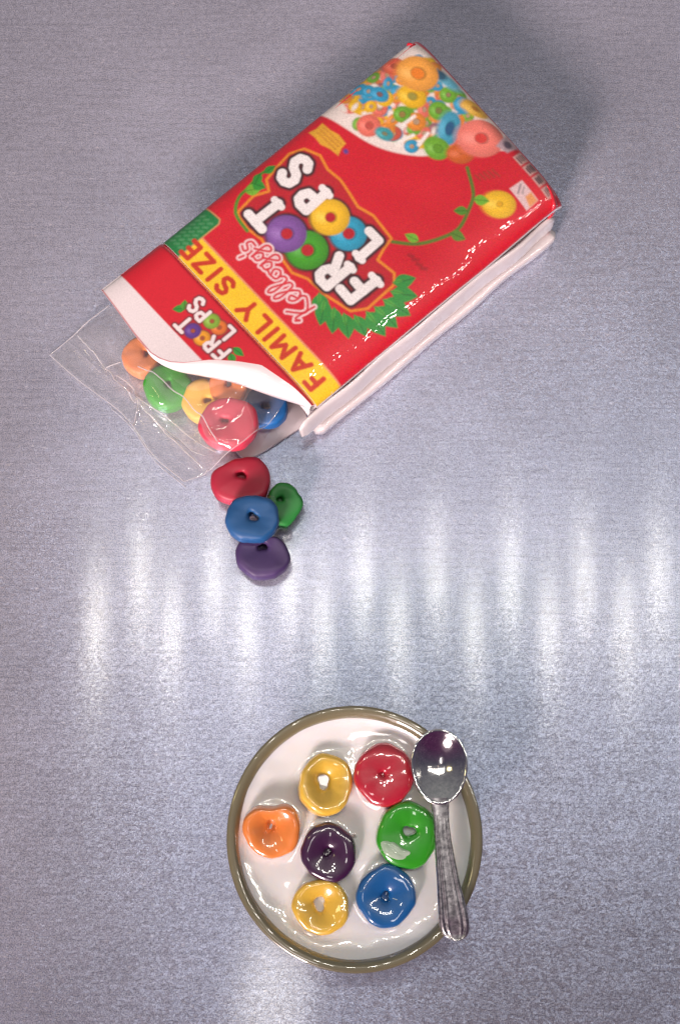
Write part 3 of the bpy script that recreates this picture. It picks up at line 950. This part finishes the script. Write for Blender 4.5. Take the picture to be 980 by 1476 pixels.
# ------------------------------------------------------------------ bowl, milk, the loops in it
RIM = 11.0
BC = at(511, 1207, RIM)
BR = 368 / 2 / pxmm(BC)
MILK = 9.35
def build_bowl():
    prof = [(0, .9), (5, .9), (7.6, .75), (7.9, .2), (8.3, 0), (8.9, .25), (9.2, 1.1), (10.6, 3.2), (12.3, 5.8), (13.7, 8.3), (14.5, 10.1), (BR - .12, 10.6), (BR, 10.8), (BR - .12, 10.98), (BR - .42, 11.05), (BR - .85, 10.95), (BR - 1.25, 10.55), (BR - 1.5, 9.9), (BR - 1.9, 8.7), (12.0, 6.3), (10, 3.8), (7, 2.2), (0, 1.8)]
    pr = spline(prof, 90)
    pr[:, 0] = np.maximum(pr[:, 0], 0)
    n = 160
    th = np.linspace(0, 2 * math.pi, n, endpoint=False)
    V = np.zeros((len(pr), n, 3))
    V[..., 0] = BC[0] + pr[:, :1] * np.cos(th) * (1 + .004 * np.cos(2 * th + .7))
    V[..., 1] = BC[1] + .1 + 1.018 * pr[:, :1] * np.sin(th) * (1 + .004 * np.cos(2 * th + .7))
    V[..., 2] = pr[:, 1:] + 0 * th
    o = mk('bowl', V.reshape(-1, 3), grid_faces(len(pr), n, wrap_x=True), M['ceramic'], None, origin=(BC[0], BC[1], 0))
    tag(o, 'round olive-grey glazed bowl filled with milk on the metal', 'bowl')
build_bowl()

G_B = 'loops floating in the bowl of milk'
cereal_loop(469, 1132, MILK + .45, [38, 43, 45, 41, 39, 42, 44, 40], 2.7, YELLOW, True, 'yellow loop with an oblong hole next to the red loop in the milk', G_B, hole=(-.06, .14, .20), tilt=(-8, 9), seed=21, dish=.35)
cereal_loop(553, 1116, MILK + .55, [43, 44, 44, 43, 43, 44, 46, 45], 2.9, RED, True, 'shiny red loop with a closed hole beside the spoon bowl', G_B, hole=(-.05, 0, .05), seed=22, plug=.33)
cereal_loop(393, 1198, MILK + .5, [40, 45, 35, 44, 42, 37, 37, 39], 2.8, ORANGE, True, 'orange loop with a pinched dimple at the left of the milk', G_B, hole=(-.05, .22, .11), tilt=(10, 0), seed=23, dish=.5, plug=-.12)
cereal_loop(473, 1228, MILK + .5, [41, 40, 42, 40, 40, 39, 42, 43], 2.8, PURPLE, True, 'dark purple loop in the middle of the milk', G_B, hole=(-.02, .02, .11), seed=24, dish=.1, plug=.0)
green_loop = cereal_loop(586, 1203, MILK + .55, [44, 46, 48, 44, 45, 46, 49, 45], 2.9, GREEN, True, 'shiny green loop in the milk right beside the spoon handle', G_B, hole=(.06, .12, .16), tilt=(3, 4), seed=25, dish=.1)
cereal_loop(556, 1290, MILK + .55, [43, 43, 43, 41, 43, 44, 45, 43], 2.8, BLUE, True, 'shiny blue loop in the milk nearest the spoon tip', G_B, hole=(-.02, -.02, .12), seed=26, dish=.2, plug=-.05)
cereal_loop(462, 1306, MILK + .45, [41, 41, 37, 40, 41, 38, 39, 42], 2.6, YELLOW, True, 'yellow loop with a round hole, left of the blue loop in the milk', G_B, hole=(-.04, .08, .20), seed=27, dish=.3)
bowl_loops = list(LOOPS)
def sheen_patch(o, cx, cy, rx, ry, ang):
    """pale translucent patch standing in for a lamp reflection on top of a loop"""
    me = o.data
    co = np.array([v.co for v in me.vertices]) / S
    hi = co[co[:, 2] > 0]
    n, m = 40, 14
    V = []
    for r in np.linspace(.02, 1, m):
        for t in np.linspace(0, 2 * math.pi, n, endpoint=False):
            a, b = rx * r * math.cos(t) * (1 + .12 * math.sin(3 * t)), ry * r * math.sin(t) * (1 + .1 * math.cos(2 * t))
            x, y = cx + a * math.cos(ang) - b * math.sin(ang), cy + a * math.sin(ang) + b * math.cos(ang)
            w_ = 1 / (np.hypot(hi[:, 0] - x, hi[:, 1] - y) ** 4 + 1e-4)
            V.append((x, y, (w_ * hi[:, 2]).sum() / w_.sum() + .13 * (1 - r ** 4) - .03))
    V = np.array(V) + np.array(ORG[o.name])
    mk('sheen_patch', V, grid_faces(m, n, wrap_x=True).tolist() + [list(range(n))[::-1]], M['pale_sheen'], o)
sheen_patch(green_loop, -1.55, -1.75, 1.9, 1.05, -.35)  # lamp reflection on the green loop, put in as a pale shell

def build_milk():
    n, m = 220, 110
    rmax = 13.75
    th = np.linspace(0, 2 * math.pi, n, endpoint=False)
    r = rmax * np.linspace(0.002, 1, m) ** .8
    Rr, Th = np.meshgrid(r, th, indexing='ij')
    X, Y = Rr * np.cos(Th), Rr * np.sin(Th)
    z = MILK + 1.0 * np.exp(-(rmax - Rr) / 1.25) + .16 * wob(X, Y, 31, .7) + .05 * wob(X, Y, 32, 1.8)
    for o, c, rm, tk in bowl_loops:                        # the milk climbs a little at each loop
        d = np.hypot(X - (c[0] - BC[0]), Y - (c[1] - BC[1]))
        z += .22 * np.exp(-np.maximum(d - rm * .93, 0) / .5) * (d > rm * .5) + .15 * (d <= rm * .5)
    V = np.stack([X + BC[0], Y * 1.015 + BC[1] + .1, z], -1).reshape(-1, 3)
    V = np.concatenate([V, [(BC[0], BC[1], z[0].mean())]])
    F = grid_faces(m, n, wrap_x=True).tolist() + [(m * n, k, (k + 1) % n) for k in range(n)]
    # underside so that the milk is a solid body in the bowl
    b0 = len(V)
    low = np.stack([np.cos(th) * 9.4 + BC[0], np.sin(th) * 9.4 + BC[1], np.full(n, 3.6)], -1)
    V = np.concatenate([V, low, [(BC[0], BC[1], 2.6)]])
    F += [((m - 1) * n + k, b0 + k, b0 + (k + 1) % n, (m - 1) * n + (k + 1) % n) for k in range(n)]
    F += [(b0 + n, b0 + (k + 1) % n, b0 + k) for k in range(n)]
    o = mk('milk', V, F, M['milk'], None, origin=(BC[0], BC[1], 2.6))
    tag(o, 'glossy white milk filling the olive bowl around seven loops', 'milk')
build_milk()

# ------------------------------------------------------------------ spoon lying across the bowl rim
def build_spoon():
    zr = 13.0
    c = at(633, 1104, zr)
    sp = thing('spoon', (c[0], c[1], 11.1), 'small silver spoon with tarnished handle lying across the bowl rim', 'spoon')
    sc = 1 / pxmm(c)
    n, m = 72, 18
    th = np.linspace(0, 2 * math.pi, n, endpoint=False)
    ex = 41 * sc * np.ones(n)
    ey = np.where(np.sin(th) > 0, 53 * sc, 55 * sc)
    def ring(rho, z):
        x = rho * ex * np.cos(th) * (1 + .05 * np.sin(th))
        return np.stack([c[0] + x + .0, c[1] + rho * ey * np.sin(th), np.full(n, z)], -1)
    rows = []
    for rho in np.linspace(.02, .88, 14):
        rows.append(ring(rho, zr - 1.55 * (1 - (rho / .9) ** 2.1)))
    for rho, dz in ((.92, .02), (.955, .06), (.985, .03), (1.0, -.08), (.985, -.22)):
        rows.append(ring(rho, zr + dz))
    for rho in np.linspace(.93, .02, 14):
        rows.append(ring(rho, zr - .28 - 1.62 * (1 - (rho / .95) ** 2.1)))
    G = np.array(rows)
    mk('spoon_bowl', G.reshape(-1, 3), grid_faces(len(rows), n, wrap_x=True), M['silver'], sp)
    # handle
    key = [(1150, 633.5, 13), (1162, 634, 13), (1180, 635.5, 11.5), (1205, 637.5, 12), (1235, 641, 14), (1265, 645, 16), (1295, 649.5, 19), (1320, 653, 21.5), (1337, 655, 21.5), (1348, 656.3, 17), (1353, 657, 11), (1356, 657, 2)]
    K = spline(key, 90)
    mrow = 34
    top, bot = [], []
    wv = np.linspace(-1, 1, mrow)
    for k, (yy, xx, hw) in enumerate(K):
        f = k / 89.
        zc = 12.75 - 1.35 * min(1, f * 1.25) + .25 * math.sin(math.pi * f) + .35 * max(0, f - .75)
        p = at(xx, yy, zc)
        hwm = hw / pxmm(p)
        edge = np.sqrt(np.clip(1 - wv ** 2, 0, 1)) ** .6
        pat = np.clip((f - .16) / .12, 0, 1)
        border = np.exp(-((abs(wv) - .80) / .13) ** 2) * .16 + np.exp(-((abs(wv) - .42) / .07) ** 2) * .07 - .10 * np.exp(-((abs(wv) - .60) / .07) ** 2)
        endr = np.clip((f - .93) / .05, 0, 1)
        zt = zc + .30 * edge + (border * edge * pat) * (1 - endr) + .10 * endr * edge
        zt = zt + .025 * wob(wv * 3, np.full(mrow, f * 40), 61, 1.6) * pat
        row = np.stack([p[0] + wv * hwm, np.full(mrow, p[1]), zt], -1)
        low = row.copy(); low[:, 2] = zc - .30 * edge
        top.append(row); bot.append(low)
    T, B = np.array(top), np.array(bot)
    V = np.concatenate([T.reshape(-1, 3), B.reshape(-1, 3)])
    F = np.concatenate([grid_faces(90, mrow, 0, True), grid_faces(90, mrow, 90 * mrow)])
    mk('handle', V, F, M['pewter'], sp)
build_spoon()

# ------------------------------------------------------------------ loops in the bag and the pouring loops
G_P = 'loops inside the clear bag'
bag0 = len(LOOPS)
cereal_loop(206, 516, 2.4, [29, 29, 29, 29, 29, 29, 29, 29], 2.9, ORANGE, False, 'orange loop inside the clear bag, leftmost in the bag', G_P, hole=(.22, .12, .12), seed=41, plug=-.2)
cereal_loop(243, 560, 3.0, [35, 34, 34, 35, 35, 34, 34, 35], 3.0, GREEN, False, 'green loop inside the clear bag', G_P, hole=(.02, .10, .12), seed=42, tilt=(2, 5), plug=-.2)
cereal_loop(293, 579, 3.2, [32, 31, 31, 30, 30, 31, 33, 32], 2.8, YELLOW, False, 'yellow loop inside the clear bag between the green and red ones', G_P, hole=(.22, -.02, .14), seed=43, plug=-.25)
cereal_loop(330, 556, 5.2, [28, 28, 27, 28, 28, 28, 28, 27], 2.6, ORANGE, False, 'orange loop half hidden under the flap of the box', G_P, hole=(0, .1, .17), seed=44, tilt=(8, 0))
cereal_loop(330, 612, 5.9, [43, 42, 37, 40, 43, 41, 38, 41], 2.9, (.58, .045, .085), False, 'pinkish red loop inside the clear bag, largest and frontmost there', G_P, hole=(-.12, .05, .11), seed=45, tilt=(-3, -2), plug=-.05)
cereal_loop(384, 588, 2.9, [32, 31, 30, 31, 32, 31, 30, 31], 2.8, BLUE, False, 'blue loop in shadow at the mouth of the box', G_P, hole=(0, 0, .17), seed=46, tilt=(0, 0))
bag_loops = LOOPS[bag0:]
G_S = 'loops pouring out below the bag'
cereal_loop(347, 694, 3.4, [43, 42, 34, 32, 44, 40, 34, 40], 2.7, CRED, False, 'red loop tumbling out, just below the tip of the clear bag', G_S, hole=(.03, .15, .14), seed=51, tilt=(-6, 4), plug=-.12)
cereal_loop(411, 728, 2.7, [26, 25, 32, 30, 26, 28, 33, 23], 2.5, (.014, .20, .03), False, 'green loop half behind the blue one on the metal', G_S, hole=(-.3, .25, .13), seed=52, tilt=(4, 10), plug=-.1)
cereal_loop(364, 749, 5.6, [39, 38, 34, 37, 39, 37, 34, 36], 2.6, (.008, .08, .23), False, 'blue loop with a silvery centre poured out on the metal', G_S, hole=(.04, .05, .17), seed=53, tilt=(-4, 0))
cereal_loop(378, 806, 3.0, [40, 38, 30, 39, 38, 32, 30, 34], 2.6, PURPLE2, False, 'dull purple loop, lowest of those poured on the metal', G_S, hole=(.02, .48, .15), seed=54, tilt=(-5, 3), plug=-.15)

# ------------------------------------------------------------------ clear glue holding the poured loops
def glue(px, py, z, rx, ry, rz, label, seed):
    c = at(px, py, z)
    n, m = 28, 18
    V = []
    for i in range(m + 1):
        a = math.pi * i / m
        for j in range(n):
            b = 2 * math.pi * j / n
            k = 1 + .10 * math.sin(2 * b + seed) + .07 * math.sin(3 * b + a * 2 + seed)
            V.append((c[0] + rx * k * math.sin(a) * math.cos(b), c[1] + ry * k * math.sin(a) * math.sin(b), c[2] + rz * math.cos(a)))
    o = mk('glue_drop', V, grid_faces(m + 1, n, wrap_x=True, flip=True), M['glue'], None, origin=(c[0], c[1], c[2] - rz))
    tag(o, label, 'glue', 'drops of clear glue between the poured loops')
glue(408, 771, 1.9, 1.25, 1.1, 1.8, 'round clear glue drop right of the blue and purple loops', 1)
glue(352, 722, 3.6, 2.3, .7, .9, 'clear glue smear between the red and blue loops', 2)
glue(392, 724, 3.5, .9, 1.1, 1.2, 'clear glue drop between the red, blue and green loops', 3)
glue(349, 795, 2.9, .55, .75, .7, 'tiny clear glue drop at the left edge of the purple loop', 4)
glue(396, 830, 1.1, .55, .5, 1.1, 'tiny clear glue drop under the purple loop', 5)
glue(366, 749, 3.3, 1.0, .8, 1.1, 'silvery clear glue drop filling the hole of the blue loop', 6)

# ------------------------------------------------------------------ clear plastic bag
def build_bag():
    # corners of the pouch: mouth inside the box, sealed end out on the metal
    m0, m1 = at(215, 400, 1.0), at(432, 558, 1.0)
    e0, e1 = at(72, 511, .5), at(266, 693, .5)
    ns, nt = 240, 240
    s, t = np.meshgrid(np.linspace(0, 1, ns), np.linspace(0, 1, nt))
    # right edge bulges out over the red loop
    rgt = spline([m1, at(405, 600, 1.6), at(372, 640, 1.6), at(341, 666, 1.0), at(300, 682, .5), e1], nt)
    lft = spline([m0, at(165, 438, .8), at(118, 474, .5), e0], nt)
    P = lft[:, None, :] * (1 - s[..., None]) + rgt[:, None, :] * s[..., None]
    X, Y = P[..., 0], P[..., 1]
    # irregular cut end
    d_end = (e0 - m0)[:2] / np.linalg.norm((e0 - m0)[:2])
    wave = .9 * np.exp(-((s - .5) / .22) ** 2) * (t ** 6) * -1 + .5 * np.exp(-((s - .8) / .15) ** 2) * t ** 6
    P[..., :2] += d_end * wave[..., None]
    edge = np.minimum(np.minimum(s, 1 - s) * 7.5, 1)
    # film pulled tight over the loops: a soft shoulder, then down to the seal
    hs = 4.3 + 4.2 * np.clip((s - .15) / .6, 0, 1) ** 1.2
    belly = 1 / (1 + np.exp(-(.665 + .012 * np.sin(11 * s + .6) - t) / .036))
    edge = np.minimum(np.minimum(s, 1 - s) * 6.5, 1)
    h = .25 + belly * edge ** .6 * hs
    for o, c, rm, tk in bag_loops:
        top = c[2] + tk / 2 + .35
        d = np.hypot(X - c[0], Y - c[1])
        g = top * np.exp(-(np.maximum(d - rm * .85, 0) / (1.5 if top < 6 else 1.9)) ** 2)
        h = np.maximum(h, g)
    raw = h.copy()
    for _ in range(60):
        q = np.pad(h, 1, mode='edge')
        h = (q[:-2, 1:-1] + q[2:, 1:-1] + q[1:-1, :-2] + q[1:-1, 2:] + 2 * h) / 6
    h = np.maximum(h, raw - .35)
    for _ in range(6):
        q = np.pad(h, 1, mode='edge')
        h = (q[:-2, 1:-1] + q[2:, 1:-1] + q[1:-1, :-2] + q[1:-1, 2:] + 2 * h) / 6
    # crease of the seal, a cross-fold, and crinkles
    cr = t - (.79 + .015 * np.sin(9 * s))
    h += .8 * np.exp(-(cr / .012) ** 2) * np.clip(s * 6, 0, 1) - .12 * np.exp(-((cr - .03) / .012) ** 2)
    cf = (s - .52) - (t - .8) * .35
    h += .5 * np.exp(-(cf / .012) ** 2) * np.clip((t - .74) * 9, 0, 1)
    crumple = np.exp(-((s - .06) / .10) ** 2 - ((t - .42) / .14) ** 2)
    h += crumple * (.35 * abs(wob(X, Y, 71, 3.2)) + .2 * abs(wob(X, Y, 72, 6.)))
    crumple = np.exp(-((s - .97) / .06) ** 2 - ((t - .74) / .08) ** 2)
    h += crumple * (.45 * abs(wob(X, Y, 73, 3.2)) + .2 * abs(wob(X, Y, 74, 6.)))
    h += .06 * wob(X, Y, 75, .8) * np.clip(t * 3, 0, 1) + .10
    top = P.copy(); top[..., 2] = np.maximum(h, .3)
    lowp = P.copy(); lowp[..., 2] = .98 * np.clip((.42 - t) / .1, 0, 1) + .08 + .05 * (1 + wob(X, Y, 76, .9))
    lowp[..., :2] += np.array([.25, -.75]) * (t ** 8)[..., None]          # lower film shows as a second edge
    org = at(170, 560, 0)
    bag = thing('plastic_bag', org, 'clear crinkled plastic bag of loops sticking out of the box', 'bag')
    mk('upper_film', top.reshape(-1, 3), grid_faces(nt, ns, flip=True), M['film'], bag)
    mk('lower_film', lowp.reshape(-1, 3), grid_faces(nt, ns), M['film'], bag)
    # welded rims: thin thick-walled beads that catch the light
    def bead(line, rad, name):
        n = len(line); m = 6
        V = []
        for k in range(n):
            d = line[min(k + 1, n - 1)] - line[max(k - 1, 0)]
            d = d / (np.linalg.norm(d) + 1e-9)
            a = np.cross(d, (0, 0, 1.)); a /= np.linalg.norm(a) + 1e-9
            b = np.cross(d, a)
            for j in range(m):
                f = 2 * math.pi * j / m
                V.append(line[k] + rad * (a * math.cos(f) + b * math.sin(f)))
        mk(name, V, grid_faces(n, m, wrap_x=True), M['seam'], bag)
    def path(pts, n=60):
        q = spline(pts, n)
        out = []
        for a_, b_ in q:
            i, j = np.clip(a_, 0, 1) * (ns - 1), np.clip(b_, 0, 1) * (nt - 1)
            out.append(top[int(round(j)), int(round(i))] + np.array([0, 0, .03]))
        return np.array(out)
    rs = np.random.RandomState(7)
    jig = lambda a, b, n: [(a[0] + (b[0] - a[0]) * t_ + rs.uniform(-.006, .006), a[1] + (b[1] - a[1]) * t_ + rs.uniform(-.008, .008)) for t_ in np.linspace(0, 1, n)]
    bead(path(jig((.02, .72), (.50, .80), 12), 120), .10, 'crease_glint')
    bead(path(jig((.52, .80), (.98, .80), 12), 120), .10, 'crease_glint')
    bead(path(jig((.50, .78), (.60, .98), 5), 60), .08, 'crease_glint')
    bead(path(jig((.62, .80), (.93, .74), 6), 60), .06, 'crease_glint')
    # lamp glints along the turns of the film, drawn as pale hazy beads
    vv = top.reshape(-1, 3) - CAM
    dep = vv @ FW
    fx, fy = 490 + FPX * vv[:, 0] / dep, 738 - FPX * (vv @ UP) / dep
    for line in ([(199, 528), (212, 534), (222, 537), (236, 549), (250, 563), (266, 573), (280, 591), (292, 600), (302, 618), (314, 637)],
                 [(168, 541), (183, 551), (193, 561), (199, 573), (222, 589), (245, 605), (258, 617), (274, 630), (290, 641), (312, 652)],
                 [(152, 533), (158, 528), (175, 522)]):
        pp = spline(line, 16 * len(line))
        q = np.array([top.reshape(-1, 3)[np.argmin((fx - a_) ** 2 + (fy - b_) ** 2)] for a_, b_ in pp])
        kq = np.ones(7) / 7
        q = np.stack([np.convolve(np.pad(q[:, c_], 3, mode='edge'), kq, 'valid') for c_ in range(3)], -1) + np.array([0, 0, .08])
        bead(q, .09, 'crease_glint')
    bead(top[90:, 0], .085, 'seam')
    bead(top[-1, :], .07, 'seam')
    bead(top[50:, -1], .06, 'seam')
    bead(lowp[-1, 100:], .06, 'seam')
build_bag()
